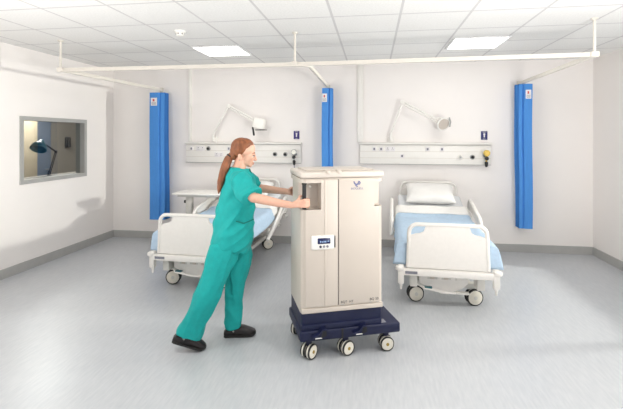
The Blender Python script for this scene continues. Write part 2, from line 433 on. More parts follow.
tag(MB().tube([(-1.163, YB-.115, 1.2), (-1.16, YB-.11, 1.1), (-1.14, YB-.09, .95), (-1.12, YB-.05, .8), (-1.10, YB-.03, .62), (-1.11, YB-.02, .45)], .006, 8).build('hose', M['labelgrey']),
    'thin grey hose hanging down the wall below the left gas gauge', 'hose')

def wall_sign(x, z, m, lab):
    t = thing('wall_sign', (x, YB, z), 0, lab, 'sign', 'small dark signs above the gas gauges')
    MB().box(-.044, .044, -.008, 0, -.062, .062, .002).build('plate', m, t)
    g = MB().lathe([(.014, 0), (.014, .0015)], (0, -.008, .018), (0, -1, 0), 20).box(-.009, .009, -.0095, -.0075, -.028, .012)
    g.build('white_symbol', M['label'], t, smooth=False)
    MB().box(-.022, .022, -.0095, -.0075, .045, .051).build('white_print', M['label'], t, smooth=False)
    MB().box(-.016, .016, -.0095, -.0075, -.052, -.047).build('white_print', M['label'], t, smooth=False)
wall_sign(-1.148, 1.65, M['purple'], 'small purple sign with white symbol above the left bedhead panel')
wall_sign(1.57, 1.642, M['signnavy'], 'small navy sign with white symbol above the right bedhead panel')

# articulated wall lamps
def wall_lamp(bx, bz, ex, ez, hx, hz, lab, left):
    t = thing('wall_lamp', (bx, YB, bz-.1), 0, lab, 'wall lamp', 'folding lamps above the bedhead panels')
    Y = -.1
    MB().box(-.045, .045, -.05, 0, -.03, .06, .008).build('wall_bracket', M['plastic'], t)
    MB().cyl((0, Y, 0), (0, Y, .11), .02).box(-.018, .018, Y, -.03, .0, .04).build('pivot_post', M['plastic'], t)
    E_ = (ex-bx, Y-.02, ez-bz+.1); Hd = (hx-bx, Y-.08, hz-bz+.1); B = (0, Y, .1)
    MB().tube([B, E_], .013, 10).build('lower_arm', M['plastic'], t)
    MB().lathe([(.026, -.025), (.03, -.02), (.03, .02), (.026, .025)], E_, (0, 1, 0), 18).build('elbow_joint', M['plastic'], t)
    u = MB(); e = Vector(E_); h = Vector(Hd); nrm = Vector((-(h-e).z, 0, (h-e).x)).normalized()
    u.tube([e+nrm*.014, h+nrm*.014], .011, 10).tube([e-nrm*.02, h-nrm*.02], .008, 10)
    u.build('upper_arm', M['plastic'], t)
    if left:
        hd = MB().box(-.06, .115, -.065, .06, -.085, .075, .022, 3, mtx=Matrix.Translation(h+Vector((.02, 0, -.02))) @ Matrix.Rotation(R(12), 4, 'Y')).build('lamp_head', M['plastic'], t)
        MB().box(-.035, .12, -.06, .05, -.012, .0, .004, mtx=Matrix.Translation(h+Vector((.035, 0, -.118)))).build('diffuser_rim', M['dark'], hd)
        MB().box(-.012, .012, -.015, .015, -.11, .02, .005, mtx=Matrix.Translation(h+Vector((-.035, -.05, -.10))) @ Matrix.Rotation(R(-8), 4, 'Y')).build('handle', M['black'], hd)
    else:
        ax = Vector((.35, -.8, -.35)).normalized()
        hd = MB().lathe([(.03, -.10), (.055, -.085), (.07, -.02), (.095, .035), (.1, .045), (.09, .047)], h+Vector((.03, 0, -.015)), ax, 26).build('lamp_head', M['plastic'], t)
        MB().lathe([(.088, .045), (.07, .049), (.03, .051)], h+Vector((.03, 0, -.015)), ax, 24).build('diffuser', M['cream'], hd)
        MB().tube([h+Vector((.12, -.06, .06)), h+Vector((.135, -.07, 0)), h+Vector((.125, -.06, -.07))], .01, 8).build('handle', M['alu'], hd)
wall_lamp(-2.44, 1.66, -2.19, 2.09, -1.73, 1.85, 'white folding wall lamp with black handle above the left bedhead panel', True)
wall_lamp(.262, 1.66, .42, 2.12, .93, 1.83, 'white folding wall lamp with round head above the right bedhead panel', False)

# ------------------------------------------------------------------ things in the anteroom
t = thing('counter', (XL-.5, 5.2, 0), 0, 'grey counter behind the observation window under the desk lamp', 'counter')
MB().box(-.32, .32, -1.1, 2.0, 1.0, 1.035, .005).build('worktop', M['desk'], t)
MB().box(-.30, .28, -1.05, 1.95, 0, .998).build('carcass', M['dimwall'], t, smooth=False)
t = thing('desk_lamp', (-4.66, 5.42, 1.035), 0, 'dark teal swing-arm desk lamp behind the grey-framed window', 'lamp')
MB().lathe([(.08, 0), (.08, .015), (.02, .03)], (0, 0, 0), (0, 0, 1)).build('base', M['black'], t)
b_, e_, k_ = Vector((0, 0, .03)), Vector((-.01, .145, .365)), Vector((-.01, .0, .45))
hp = Vector((0, -.17, .47))
a = MB()
for d in (-.012, .012): a.tube([b_+Vector((d, .0, 0)), e_+Vector((d, 0, 0))], .006, 8)
a.tube([b_+Vector((0, -.02, 0)), b_+Vector((0, .0, .06))], .012, 8); a.build('lower_arm', M['black'], t)
a = MB()
for d in (-.012, .012): a.tube([e_+Vector((d, 0, 0)), k_+Vector((d, 0, .0)), hp+Vector((d*.3, .05, .03))], .006, 8)
a.ball(e_, .02).build('upper_arm', M['black'], t)
ax = Vector((.15, -.55, -.8)).normalized()
MB().lathe([(.022, -.085), (.036, -.075), (.045, -.04), (.08, -.01), (.1, .03), (.106, .07), (.1, .071), (.094, .03), (.07, -.005), (.02, -.03)], hp, ax, 26).build('lamp_shade', M['teal'], t)
t = thing('wall_phone', (AX, 7.8, 1.5), 0, 'small black wall phone seen through the observation window', 'wall phone')
MB().box(0, .05, -.06, .06, -.1, .12, .01).build('body', M['black'], t)
MB().box(.05, .085, -.025, .025, -.09, .11, .012).build('handset', M['dark'], t)
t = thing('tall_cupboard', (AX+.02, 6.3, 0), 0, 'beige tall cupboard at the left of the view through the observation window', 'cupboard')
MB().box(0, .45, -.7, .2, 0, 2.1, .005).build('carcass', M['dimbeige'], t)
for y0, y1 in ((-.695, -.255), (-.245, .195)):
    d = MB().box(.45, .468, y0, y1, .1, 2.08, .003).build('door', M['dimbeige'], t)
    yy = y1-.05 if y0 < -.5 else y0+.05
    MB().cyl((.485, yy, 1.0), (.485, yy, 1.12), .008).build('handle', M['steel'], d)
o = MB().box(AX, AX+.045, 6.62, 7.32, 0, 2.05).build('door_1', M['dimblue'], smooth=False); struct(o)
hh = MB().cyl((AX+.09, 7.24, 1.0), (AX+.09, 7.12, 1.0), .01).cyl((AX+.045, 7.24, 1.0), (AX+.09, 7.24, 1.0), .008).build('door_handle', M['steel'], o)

# ------------------------------------------------------------------ hospital beds
def caster_pair(m_t, m_h, parent, x, y, r, ang, w=.024, gap=.012, edge=False):
    """twin-wheel caster; ang = direction of axle in plan"""
    A = Vector((math.cos(ang), math.sin(ang), 0)); c0 = Vector((x, y, r))
    cs = thing_child('caster', parent)
    for s in (-1, 1):
        c = c0 + A*s*(gap+w/2)
        wh = MB().lathe([(r*.8, -w/2), (r*.97, -w*.4), (r, -w*.2), (r, w*.2), (r*.97, w*.4), (r*.8, w/2)], c, A, 28).build('wheel', M[m_t], cs)
        MB().lathe([(r*.12, -w/2-.004), (r*.78, -w/2-.003), (r*.9, -w*.4+.001), (r*.9, w*.4-.001), (r*.78, w/2+.003), (r*.12, w/2+.004)], c, A, 28).build('wheel_disc', M[m_h], cs)
        if edge:
            for q in (-1, 1):
                MB().lathe([(r*.88, q*(w/2-.004)), (r*.88, q*(w/2+.0035)), (r*.955, q*(w/2+.003)), (r*.999, q*(w*.36)), (r*.999, q*(w*.2)), (r*.9, q*(w*.2))], c, A, 28).build('tyre_edge', M['dark'], cs)
        MB().lathe([(r*.22, -w/2-.007), (r*.22, w/2+.007)], c, A, 16).build('axle_cap', M['bedgrey' if r > .06 else 'brass'], cs)
    return cs, c0
def thing_child(name, parent):
    # caster body is a mesh of its own: built by caller; here a stem mesh is created lazily
    o = bpy.data.objects.new(name, bpy.data.meshes.new(name)); col.objects.link(o); o.parent = parent
    return o
def fill(o, mb, m):
    bmesh.ops.recalc_face_normals(mb.bm, faces=mb.bm.faces); mb.bm.to_mesh(o.data); mb.bm.free(); o.data.materials.append(m)
    for p in o.data.polygons: p.use_smooth = True
    o.data.set_sharp_from_angle(angle=R(40))

def board_end(t, y, z0, zt, w, name):
    r = .075
    path = [(-w-.012, z0)] + [(-w, zt-r)] + arc(-w+r, zt-r, r, 180, 90)[1:] + arc(w-r, zt-r, r, 90, 0) + [(w+.012, z0)]
    o = MB().tube([(p[0], y, p[1]) for p in path], .019, 12).build(name, M['bedwhite'], t)
    zc = zt-.10
    outl = [(-w, z0), (w, z0), (w-.002, zc-.01), (w-.02, zc)] + [(w*.84, zc+.012)] + [(w*.72, zc+.018), (w*.62, zc+.035), (w*.56, zt-.012)] + \
           [(-w*.56, zt-.012), (-w*.62, zc+.035), (-w*.72, zc+.018), (-w*.84, zc+.012), (-w+.02, zc), (-w+.002, zc-.01)]
    MB().prism(outl, lambda a, b, c: (a, y-.011+c, b), .022).build('infill_panel', M['bedwhite'], o, angle=30)
    return o

def hospital_bed(x, y, rz, lab, rail_drop):
    t = thing('hospital_bed', (x, y, 0), R(rz), lab, 'hospital bed', 'hospital beds with heads to the back wall')
    # chassis
    c = MB()
    for sx in (-1, 1): c.box(sx*.235-.025, sx*.235+.025, -.80, .80, .15, .20, .008)
    for yy in (-.78, .78): c.box(-.31, .31, yy-.035, yy+.035, .165, .215, .01)
    c.build('chassis', M['bedgrey'], t)
    l = MB()
    for yy in (-.45, .45):
        l.box(-.10, .10, yy-.08, yy+.08, .18, .30, .012).box(-.07, .07, yy-.06, yy+.06, .29, .43, .008)
    l.build('lift_column', M['bedwhite'], t)
    l = MB()
    for sx in (-.2, .2): l.tube([(sx, -.75, .19), (sx, -.2, .41)], .02, 8).tube([(sx, .75, .19), (sx, .2, .41)], .02, 8)
    l.build('lift_link', M['bedgrey'], t)
    # footward fairing with pedals
    f = MB().prism([(-.25, .335), (.2, .335), (.2, .25), (.15, .20), (.07, .165), (.03, .14), (-.05, .14), (-.09, .17), (-.17, .20), (-.24, .23)], lambda a, b, q: (a, -.93+q, b), .2)
    fo = f.build('fairing', M['bedwhite'], t, angle=30)
    MB().box(-.17, .10, -.944, -.929, .275, .315, .004).build('control_strip', M['bedgrey'], fo)
    for k in range(4):
        MB().box(-.145+k*.062, -.105+k*.062, -.955, -.94, .278, .312, .006).build('push_button', M['bedwhite' if k % 2 else 'cream'], fo)
    MB().tube([(-.27, -.90, .215), (-.2, -.98, .20), (.0, -.985, .17), (.12, -.985, .175)], .012, 8).build('brake_bar', M['bedwhite'], t)
    MB().box(.08, .2, -1.0, -.95, .165, .183, .005).build('pedal', M['bedgrey'], t)
    MB().box(-.2, -.13, -.99, -.95, .2, .214, .004).build('pedal', M['teal'], t)
    # deck and platform
    d = MB()
    d.box(-.42, .42, -.965, 1.0, .405, .45, .01)
    d.build('deck', M['bedwhite'], t)
    b = MB().box(-.41, .41, -1.075, -1.02, .335, .40, .012)
    bo = b.build('foot_crossbeam', M['bedwhite'], t)
    MB().box(-.38, -.27, -1.079, -1.07, .355, .38, .002).build('maker_label', M['labelgrey'], bo, smooth=False)
    for sx in (-1, 1):
        m = MB().box(-.028, .028, -.03, .03, -.10, .075, .012, mtx=Matrix.Translation((sx*.418, -1.05, .355))).cyl((sx*.418, -1.05, .265), (sx*.418, -1.05, .2), .018, .008, 12)
        m.lathe([(.03, -.02), (.04, -.012), (.04, .012), (.03, .02)], (sx*.428, -1.06, .40), (0, 0, 1), 16)
        m.build('corner_bumper', M['bedwhite'], t)
        m = MB().lathe([(.03, -.02), (.04, -.012), (.04, .012), (.03, .02)], (sx*.475, 1.06, .44), (0, 0, 1), 16).box(sx*.455-.03, sx*.455+.03, .99, 1.07, .40, .47, .01)
        m.build('corner_bumper', M['bedwhite'], t)
        MB().tube([(sx*.412, -.97, .425), (sx*.412, 1.0, .425)], .018, 8).build('side_tube', M['bedwhite'], t)
        MB().box(sx*.30-.035, sx*.30+.035, -1.0, -.84, .21, .33, .01).build('foot_bracket', M['bedgrey'], t)
    board_end(t, -1.035, .405, .808, .342, 'footboard')
    board_end(t, 1.035, .46, .98, .372, 'headboard')
    # mattress with raised head section
    def mz(yy): return 0 if yy < .32 else (yy-.32)*.30
    m = MB(); rings = []
    for yy in [-.975, -.96, -.6, -.2, .1, .25, .32, .4, .6, .8, .985, 1.0]:
        e = .02 if yy in (-.975, 1.0) else 0
        z0, z1 = .452+mz(yy)*.95+e, .605+mz(yy)-e; w = .42-e
        pts = arc(w-.03, z1-.03, .03, 0, 90, 4) + arc(-w+.03, z1-.03, .03, 90, 180, 4) + arc(-w+.03, z0+.03, .03, 180, 270, 4) + arc(w-.03, z0+.03, .03, 270, 360, 4)
        rings.append(m.ring([(p[0], yy, p[1]) for p in pts]))
    mo = m.skin(rings).build('mattress', M['mattress'], t)
    MB().box(-.40, .40, .36, 1.0, -.02, .0, .004, mtx=Matrix.Translation((0, 0, .45)) @ Matrix.Translation((0, .32, 0)) @ Matrix.Rotation(R(15.5), 4, 'X') @ Matrix.Translation((0, -.32, 0))).build('backrest_frame', M['bedgrey'], t)
    # side rails at the head half
    for sx in (-1, 1):
        X = sx*.505
        q = rail_drop if sx > 0 else 0
        if q:
            up = [(.02, .32), (.12, .36), (.30, .43), (.52, .53), (.72, .645), (.86, .73), (.93, .735), (.96, .68), (.94, .58), (.88, .50)]
            lo = [(.10, .335), (.35, .405), (.58, .48), (.8, .56), (.92, .62)]
        else:
            up = [(.0, .46), (.02, .58), (.06, .645), (.14, .675), (.4, .725), (.68, .78), (.76, .775), (.82, .73), (.84, .6), (.84, .46)]
            lo = [(.02, .56), (.3, .615), (.6, .66), (.83, .68)]
        o = MB().tube([(X, a, b) for a, b in up], .021, 10).build('side_rail', M['bedwhite'], t)
        MB().tube([(X, a, b) for a, b in lo], .015, 8).build('middle_bar', M['bedwhite'], o)
        if not q:
            MB().prism([(.06, .56), (.82, .67), (.79, .73), (.72, .755), (.4, .71), (.14, .66)], lambda a, b, c: (X-.008+c, a, b), .016).build('infill_panel', M['bedwhite'], o)
        for yy in (.2, .66):
            zt = .44 if not q else .42
            MB().box(X-.05*sx-.02, X-.05*sx+.02, yy-.03, yy+.03, .36, .425, .006).tube([(X-.05*sx, yy, .40), (X, yy, .38 if q else .47), (X, yy, .38 if q else .6)], .014, 8).build('rail_hinge', M['bedgrey'], o)
    for sx, yy, an in ((-1, -.78, R(-76)), (1, -.78, R(-76)), (-1, .78, R(-35)), (1, .78, R(-58))):
        cs, c0 = caster_pair('dark', 'hub', t, sx*.275-(.055 if rail_drop and sx < 0 and yy < 0 else 0), yy, .08, an, w=.03, gap=.01)
        mb = MB().cyl((c0.x, c0.y, .15), (c0.x, c0.y, .2), .02).box(-.03, .03, -.0085, .0085, .06, .175, .004, mtx=Matrix.Translation((c0.x, c0.y, 0)) @ Matrix.Rotation(an+PI/2, 4, 'Z'))
        fill(cs, mb, M['bedgrey'])
    return t, mz

def bedding(x, y, rz, mz, lab_b, lab_p, seed, ptilt):
    # blanket draped over the mattress
    t = thing('blanket', (x, y, 0), R(rz), lab_b, 'blanket', 'blue blankets on the beds')
    def grid(y0, y1, wx, drop, lift, ny, name, m, par):
        mb = MB(); rows = []
        nx = 40
        arcw = .43+wx
        for j in range(ny+1):
            yy = y0+(y1-y0)*j/ny; row = []
            for i in range(nx+1):
                s = -1+2*i/nx
                dr = drop-.055*min(1, max(0, (yy+.8)/.6)) if drop > .15 else drop
                L = s*(.435+dr)
                if abs(L) < .415: xx, zz = L, .613+mz(yy)+lift
                else:
                    e = abs(L)-.415; r = .03
                    ang = min(e/r, PI/2)
                    xx = math.copysign(.415+r*math.sin(ang), L); zz = .613+mz(yy)+lift-r*(1-math.cos(ang))-max(0, e-r*PI/2)
                    fl = max(0, e-r*PI/2)
                    xx += math.copysign(fl*.10+.012*math.sin(yy*14+seed)*fl/drop, L)
                    zz += .02*math.sin(yy*9+seed*2)*fl/drop
                zz += .006*noise.noise(Vector((xx*6, yy*6, seed)))
                row.append(mb.bm.verts.new((xx, yy, zz)))
            rows.append(row)
        if y0 < -.9:
            for k in range(1, 8):
                ex = []
                for v in (rows[0] if k == 1 else base_row):
                    ex.append(mb.bm.verts.new((v.co.x*(1+.004*k), -.992-.001*k, min(v.co.z, .61-.027*k))))
                if k == 1: base_row = rows[0]
                rows.insert(0, ex)
        for a, b in zip(rows, rows[1:]):
            for i in range(nx): mb.bm.faces.new((a[i], a[i+1], b[i+1], b[i]))
        o = mb.build(name, m, par, angle=80)
        sd = o.modifiers.new('thickness', 'SOLIDIFY'); sd.thickness = .012; sd.offset = 1
        return o
    grid(-.99, .47, .02, .21, 0, 46, 'blanket_cover', M['blanket'], t)
    grid(.40, .60, .02, .12, .016, 8, 'turned_down_sheet', M['sheet'], t)
    p = MB()
    c0 = Vector((0, .80, .632+mz(.80)+.085))
    n = 22; rings = []
    mb = MB(); bm = mb.bm
    for s in (1, -1):
        grd = []
        for j in range(n+1):
            rr = []
            for i in range(n+1):
                u, v = -1+2*i/n, -1+2*j/n
                h = max(0, (1-u**4))**.5*max(0, (1-v**4))**.5
                pin = 1-.06*(1-abs(v))*abs(u)**3
                rr.append(bm.verts.new((u*.315*pin, v*.19*(1-.06*(1-abs(u))*abs(v)**3), s*(.004+.07*h**.8)+.006*noise.noise(Vector((u*2, v*2, seed+s))))))
            grd.append(rr)
        for a, b in zip(grd, grd[1:]):
            for i in range(n): bm.faces.new((a[i], a[i+1], b[i+1], b[i]))
    bmesh.ops.remove_doubles(bm, verts=bm.verts, dist=.0005)
    edge = [e for e in bm.edges if e.is_boundary]
    if edge: bmesh.ops.bridge_loops(bm, edges=edge)
    bmesh.ops.transform(bm, verts=bm.verts, matrix=Matrix.Translation(c0) @ Matrix.Rotation(R(ptilt), 4, 'X'))
    o = mb.build('pillow', M['sheet'], None, angle=80)
    o.location = (x, y, 0); o.rotation_euler = (0, 0, R(rz))
    tag(o, lab_p, 'pillow', 'white pillows on the beds')

BR = (.725, 4.99, -2.6); BL = (-1.815, 5.09, -2.6)
_, mz = hospital_bed(*BR, 'white hospital bed to the right of the cream cabinet, seen from its foot end', 0)
bedding(*BR, mz, 'light blue blanket with white turned-down sheet on the right bed', 'plump white pillow at the head of the right bed', 2, 30)
_, mz = hospital_bed(*BL, 'white hospital bed behind the woman, beside the left curtain', 1)
bedding(*BL, mz, 'light blue blanket on the left bed behind the woman', 'white pillow at the head of the left bed, half hidden by the woman', 6, 18)

# overbed table left of the left bed
t = thing('overbed_table', (-2.53, 5.49, 0), 0, 'white wheeled overbed table standing at the left side of the left bed', 'table')
MB().box(-.16, .50, -.21, .21, .835, .862, .012, 3).build('tabletop', M['plastic'], t)
MB().box(-.12, .42, -.13, .15, .80, .834, .006).build('underframe', M['bedgrey'], t)
MB().box(-.045, .045, -.035, .035, .42, .80, .008).build('inner_column', M['bedgrey'], t)
MB().box(-.055, .055, -.045, .045, .075, .52, .008).build('outer_column', M['plastic'], t)
MB().box(-.06, .04, -.25, .25, .055, .082, .01).build('base', M['plastic'], t)
MB().box(-.075, -.04, -.03, .03, .70, .74, .008).build('height_lever', M['dark'], t)
for sy in (-.22, .22):
    cs, c0 = caster_pair('dark', 'hub', t, -.01, sy, .025, R(20), w=.012, gap=.004)
    fill(cs, MB().cyl((c0.x, c0.y, .03), (c0.x, c0.y, .058), .006, seg=10), M['steel'])

# ------------------------------------------------------------------ cream decontamination cabinet
MA = R(21)
cab = thing('wheeled_cabinet', (-.515, 2.968, 0), MA, 'tall cream two-door cabinet machine on navy wheeled base, pushed by the woman', 'machine')
W, D = .632, .455
def notches():
    return [MB().box(-.05, .148, -.05, .095, 1.09, 1.285), MB().box(-.05, .12, .345, .6, 1.09, 1.285),
            MB().box(W-.072, W+.05, -.05, .085, 1.10, 1.285), MB().box(W-.072, W+.05, .345, .6, 1.09, 1.285)]
body = MB().box(0, W, 0, D, .335, 1.315, .035, 5, axis=2).build('cabinet_body', M['cream'], cab)
cut(body, notches())
MB().box(.002, W-.002, -.012, .03, .335, .372, .008).build('bottom_lip', M['cream'], cab)
def slab(x0, x1, name):
    d = MB().box(x0, x1, -.011, .02, .378, 1.308, .006, 3).build(name, M['cream'], cab)
    cut(d, notches()); return d
dl = slab(.028, .2765, 'left_door'); dr = slab(.2815, W-.03, 'right_door')
MB().box(.2755, .2825, -.004, .01, .38, 1.306).build('door_gap_shade', M['ink'], cab, smooth=False)  # dark strip stands in for the shade inside the door gap
MB().box(.172, .186, -.0165, -.006, .378, 1.308, .004).build('raised_rib', M['cream'], dl)
lid = MB().box(-.004, W+.006, -.012, D+.004, 1.318, 1.364, .016, 4).build('lid', M['creamlid'], cab)
MB().box(.05, W-.05, .06, D-.06, 1.364, 1.374, .004).build('lid_recess', M['creamlid'], lid)
for s in (.2, .285):
    MB().box(s-.014, s+.014, -.026, .03, 1.352, 1.376, .006).build('lid_clip', M['cream'], lid)
for s, d in ((.03, .03), (.03, .40)):
    h = MB().cyl((s, d, 1.085), (s, d, 1.30), .015, seg=18).build('push_handle', M['black'], cab)
    MB().cyl((s, d, 1.272), (s, d, 1.286), .019, seg=18).build('end_collar', M['dark'], h)
MB().lathe([(.008, 0), (.008, .02)], (.085, .095, 1.25), (0, -1, 0), 14).build('latch_button', M['plastic'], cab)
# control panel
cp = MB().box(.072, .246, -.023, -.005, .798, .902, .01, 3).build('control_panel', M['plastic'], cab)
MB().box(.118, .214, -.0255, -.022, .842, .884, .003).build('display_screen', M['screen'], cp)
sg = MB()
for k, hgt in enumerate((.011, .008, .011, .011)): sg.box(.136+k*.013, .143+k*.013, -.0268, -.0253, .853, .853+hgt)
sg.box(.192, .204, -.0268, -.0253, .858, .864); sg.build('display_digits', M['screenlit'], cp, smooth=False)
for s, m in ((.140, 'navy'), (.166, 'labelgrey'), (.192, 'labelgrey')):
    MB().lathe([(.009, 0), (.009, .004), (.006, .005)], (s, -.022, .822), (0, -1, 0), 14).build('button', M[m], cp)
MB().box(.247, .254, -.02, -.008, .81, .895, .002).build('panel_edge_shadow', M['dark'], cp)  # dark strip imitates the shadow along the panel's right edge
# printed marks: swoosh logo with lettering beneath, and lettering along the foot of the doors
lg = MB()
def ribbon(pts, w):
    pts = [Vector((p[0], 0, p[1])) for p in pts]; n = len(pts); L, Rr = [], []
    for i, p in enumerate(pts):
        d = (pts[min(i+1, n-1)]-pts[max(i-1, 0)]).normalized(); q = Vector((-d.z, 0, d.x))*w*(.35+.65*math.sin(PI*(i+.5)/n))
        a_, b_2 = p+q, p-q; L.append((a_.x, a_.z)); Rr.append((b_2.x, b_2.z))
    for a, b, c2, d2 in zip(L, L[1:], Rr, Rr[1:]):
        lg.prism([a, b, d2, c2], lambda x, z, k: (x, -.0125+k, z), .0018)
ribbon([(.398+.0, 1.292), (.402, 1.277), (.412, 1.268), (.424, 1.267), (.432, 1.275), (.434, 1.287)], .0065)
ribbon([(.432, 1.292), (.441, 1.289), (.447, 1.279), (.443, 1.27), (.433, 1.266)], .005)
ribbon([(.410, 1.262), (.418, 1.256), (.428, 1.25)], .005)
lg.build('logo_swoosh', M['logo'], dr, smooth=False)
text_mesh('brand_lettering', 'BIOQUELL', .021, dr, (.424, -.0115, 1.236), (PI/2, 0, 0), M['logo'])
text_mesh('model_lettering', 'BQT', .024, dr, (.322, -.0115, .400), (PI/2, 0, 0), M['ink'])
text_mesh('model_lettering', 'HT', .024, dr, (.378, -.0115, .400), (PI/2, 0, 0), M['ink'])
text_mesh('series_lettering', 'BQ', .026, dr, (.540, -.0115, .404), (PI/2, 0, 0), M['ink'])
text_mesh('series_lettering', '50', .026, dr, (.580, -.0115, .404), (PI/2, 0, 0), M['ink'])
for s in (.31, .385, .53, .585):
    MB().box(s-.012, s+.012, -.0125, -.009, .380, .384).build('vent_mark', M['base'], dr, smooth=False)
# navy base
MB().box(.004, W-.004, .002, D-.002, .205, .336, .02, 4, axis=2).build('plinth', M['navy'], cab)
pl = MB().box(-.012, .765, -.022, D, .137, .212, .012, 3)
pl.build('platform', M['navy'], cab)
MB().box(.30, .313, -.026, -.018, .14, .21).build('platform_joint', M['dark'], cab, smooth=False)
MB().box(.0, W*.98, -.012, .02, .21, .255, .01).build('plinth_step', M['navy'], cab)
for s in (.127, .434):
    p = MB().prism([(s-.055, .185), (s-.01, .2), (s+.02, .235), (s+.045, .24), (s+.055, .215), (s+.04, .18), (s-.04, .165)], lambda a, b, q: (a, -.06+q, b), .05).build('brake_pedal', M['navy'], cab, angle=30)
    MB().prism([(s+.008, .176), (s+.05, .19), (s+.046, .225), (s+.02, .222)], lambda a, b, q: (a, -.0635+q, b), .006).build('pedal_recess', M['black'], p)
    MB().box(s-.035, s+.015, -.064, -.058, .172, .179, .002).build('pedal_mark', M['plastic'], p)
MB().box(.52, .66, .0, .06, .2115, .2145, .001).build('platform_decal', M['labelgrey'], cab)
for s, d, wang in ((.065, .028, -30), (.345, .025, -48), (.665, .022, -72), (.055, .40, -20), (.665, .40, -45), (.345, .40, -60)):
    cs, c0 = caster_pair('hub', 'hub', cab, s, d, .054, R(wang)-MA, w=.032, gap=.007, edge=True)
    fill(cs, MB().cyl((c0.x, c0.y, .1), (c0.x, c0.y, .138), .022).box(-.02, .02, -.006, .006, .045, .115, .003, mtx=Matrix.Translation((c0.x, c0.y, 0)) @ Matrix.Rotation(R(wang)-MA+PI/2, 4, 'Z')), M['navy'])

# ------------------------------------------------------------------ the woman
P = thing('person', (-1.067, 3.148, 0), R(19), 'woman in teal scrubs with auburn ponytail leaning forward to push the cream cabinet', 'person')
Y0 = .035
def ellring(mb, z, xb, xf, yh, yc, n=28, tilt=0, e=2.3):
    c = (xb+xf)/2; a = (xf-xb)/2; pts = []
    for k in range(n):
        t = 2*PI*k/n; cs, sn = math.cos(t), math.sin(t)
        x = a*math.copysign(abs(cs)**(2/e), cs); y = yh*math.copysign(abs(sn)**(2/e), sn)
        pts.append((c+x, yc+y, z+tilt*x))
    return mb.ring(pts)
def ellloft(mb, rows, yc, **k):
    mb.skin([ellring(mb, r[0], r[1], r[2], r[3], (r[4] if len(r) > 4 else yc), tilt=(r[5] if len(r) > 5 else 0), **k) for r in rows]); return mb

# body: one continuous skin surface
B = MB()
ellloft(B, [(.74, -.13, .07, .13), (.84, -.14, .10, .155), (.95, -.13, .11, .15), (1.05, -.115, .11, .13), (1.15, -.10, .12, .14), (1.25, -.075, .115, .15), (1.30, -.055, .09, .12), (1.335, -.04, .07, .075), (1.37, -.03, .06, .06)], Y0)
B.chain([(0, Y0, 1.33, .055), (.03, Y0, 1.385, .05), (.045, Y0, 1.45, .05)])                       # neck
rot = Matrix.Rotation(R(6), 4, 'Y')
HP = Matrix.Translation((-.005, 0, 0)) @ Matrix.Translation((.04, Y0, 1.46)) @ Matrix.Rotation(R(9), 4, 'Y') @ Matrix.Translation((-.04, -Y0, -1.46))
mk = B.mark()
B.ball((.058, Y0, 1.53), (.09, .073, .08), seg=28)                                                  # cranium
B.ball((.092, Y0, 1.477), (.06, .056, .08), rot, seg=24)                                            # face
B.ball((.082, Y0, 1.435), (.055, .047, .042), seg=20)                                               # jaw
B.ball((.124, Y0, 1.408), (.021, .022, .019), seg=16)                                               # chin
B.ball((.132, Y0, 1.505), (.018, .045, .013))                                                       # brow
B.chain([(.148, Y0, 1.497, .0085), (.158, Y0, 1.474, .0095), (.1655, Y0, 1.457, .0105)], 12)        # nose
for s in (-1, 1):
    B.ball((.158, Y0+s*.010, 1.453), .008, seg=10)
    B.ball((.118, Y0+s*.036, 1.468), (.026, .018, .02))                                             # cheek
    B.ball((.034, Y0+s*.075, 1.462), (.017, .009, .029), Matrix.Rotation(R(-14), 4, 'Y'))           # ear
B.ball((.145, Y0, 1.431), (.011, .02, .006)); B.ball((.142, Y0, 1.419), (.011, .018, .007))         # lips
B.xf(mk, HP)
# arms
SR, SL = (.012, -.125, 1.30), (.062, .185, 1.275)
B.chain([(*SR, .044), (.068, -.20, 1.24, .047), (.122, -.27, 1.18, .037), (.2, -.288, 1.163, .035), (.30, -.305, 1.14, .030), (.401, -.335, 1.125, .024), (.43, -.342, 1.128, .022)])
B.chain([(*SL, .042), (.12, .21, 1.23, .044), (.169, .22, 1.188, .036), (.25, .19, 1.182, .034), (.34, .145, 1.173, .029), (.425, .103, 1.166, .025), (.44, .092, 1.166, .025)])
def hand(hx, hy, zs, side, wr, thumb):
    # side: -1 palm on the -y side of the bar, +1 palm on the +y side
    # palm slab
    kx, ky = hx+.002, hy+side*.036
    w = Vector(wr)
    for i, z in enumerate(zs):
        k = Vector((kx+(-.004, .002, .001, -.005)[i], ky, z))
        B.chain([(*(w+(k-w)*.15+Vector((0, 0, (z-w.z)*.25))), .017), (*(w+(k-w)*.6), .0145), (*k, .0105)], 10)
        l = (1.0, 1.08, 1.03, .88)[i]
        B.chain([(*k, .0098), (hx+.028*l, hy+side*.027, z-.002, .009), (hx+.032*l, hy-side*.003, z-.003, .0084), (hx+.012, hy-side*.029, z-.004, .0078)], 10)
    B.chain([(w.x+.02, w.y-side*.004, w.z+.012, .017), (hx-.042, hy+side*.014, thumb-.006, .0125), (hx-.032, hy-side*.016, thumb+.010, .0098), (hx-.002, hy-side*.030, thumb+.014, .0088)], 10)
hand(.4925, -.3190, (1.164, 1.147, 1.130, 1.115), -1, (.41, -.338, 1.128), 1.172)
hand(.479, .051, (1.193, 1.174, 1.155, 1.138), 1, (.428, .10, 1.166), 1.197)
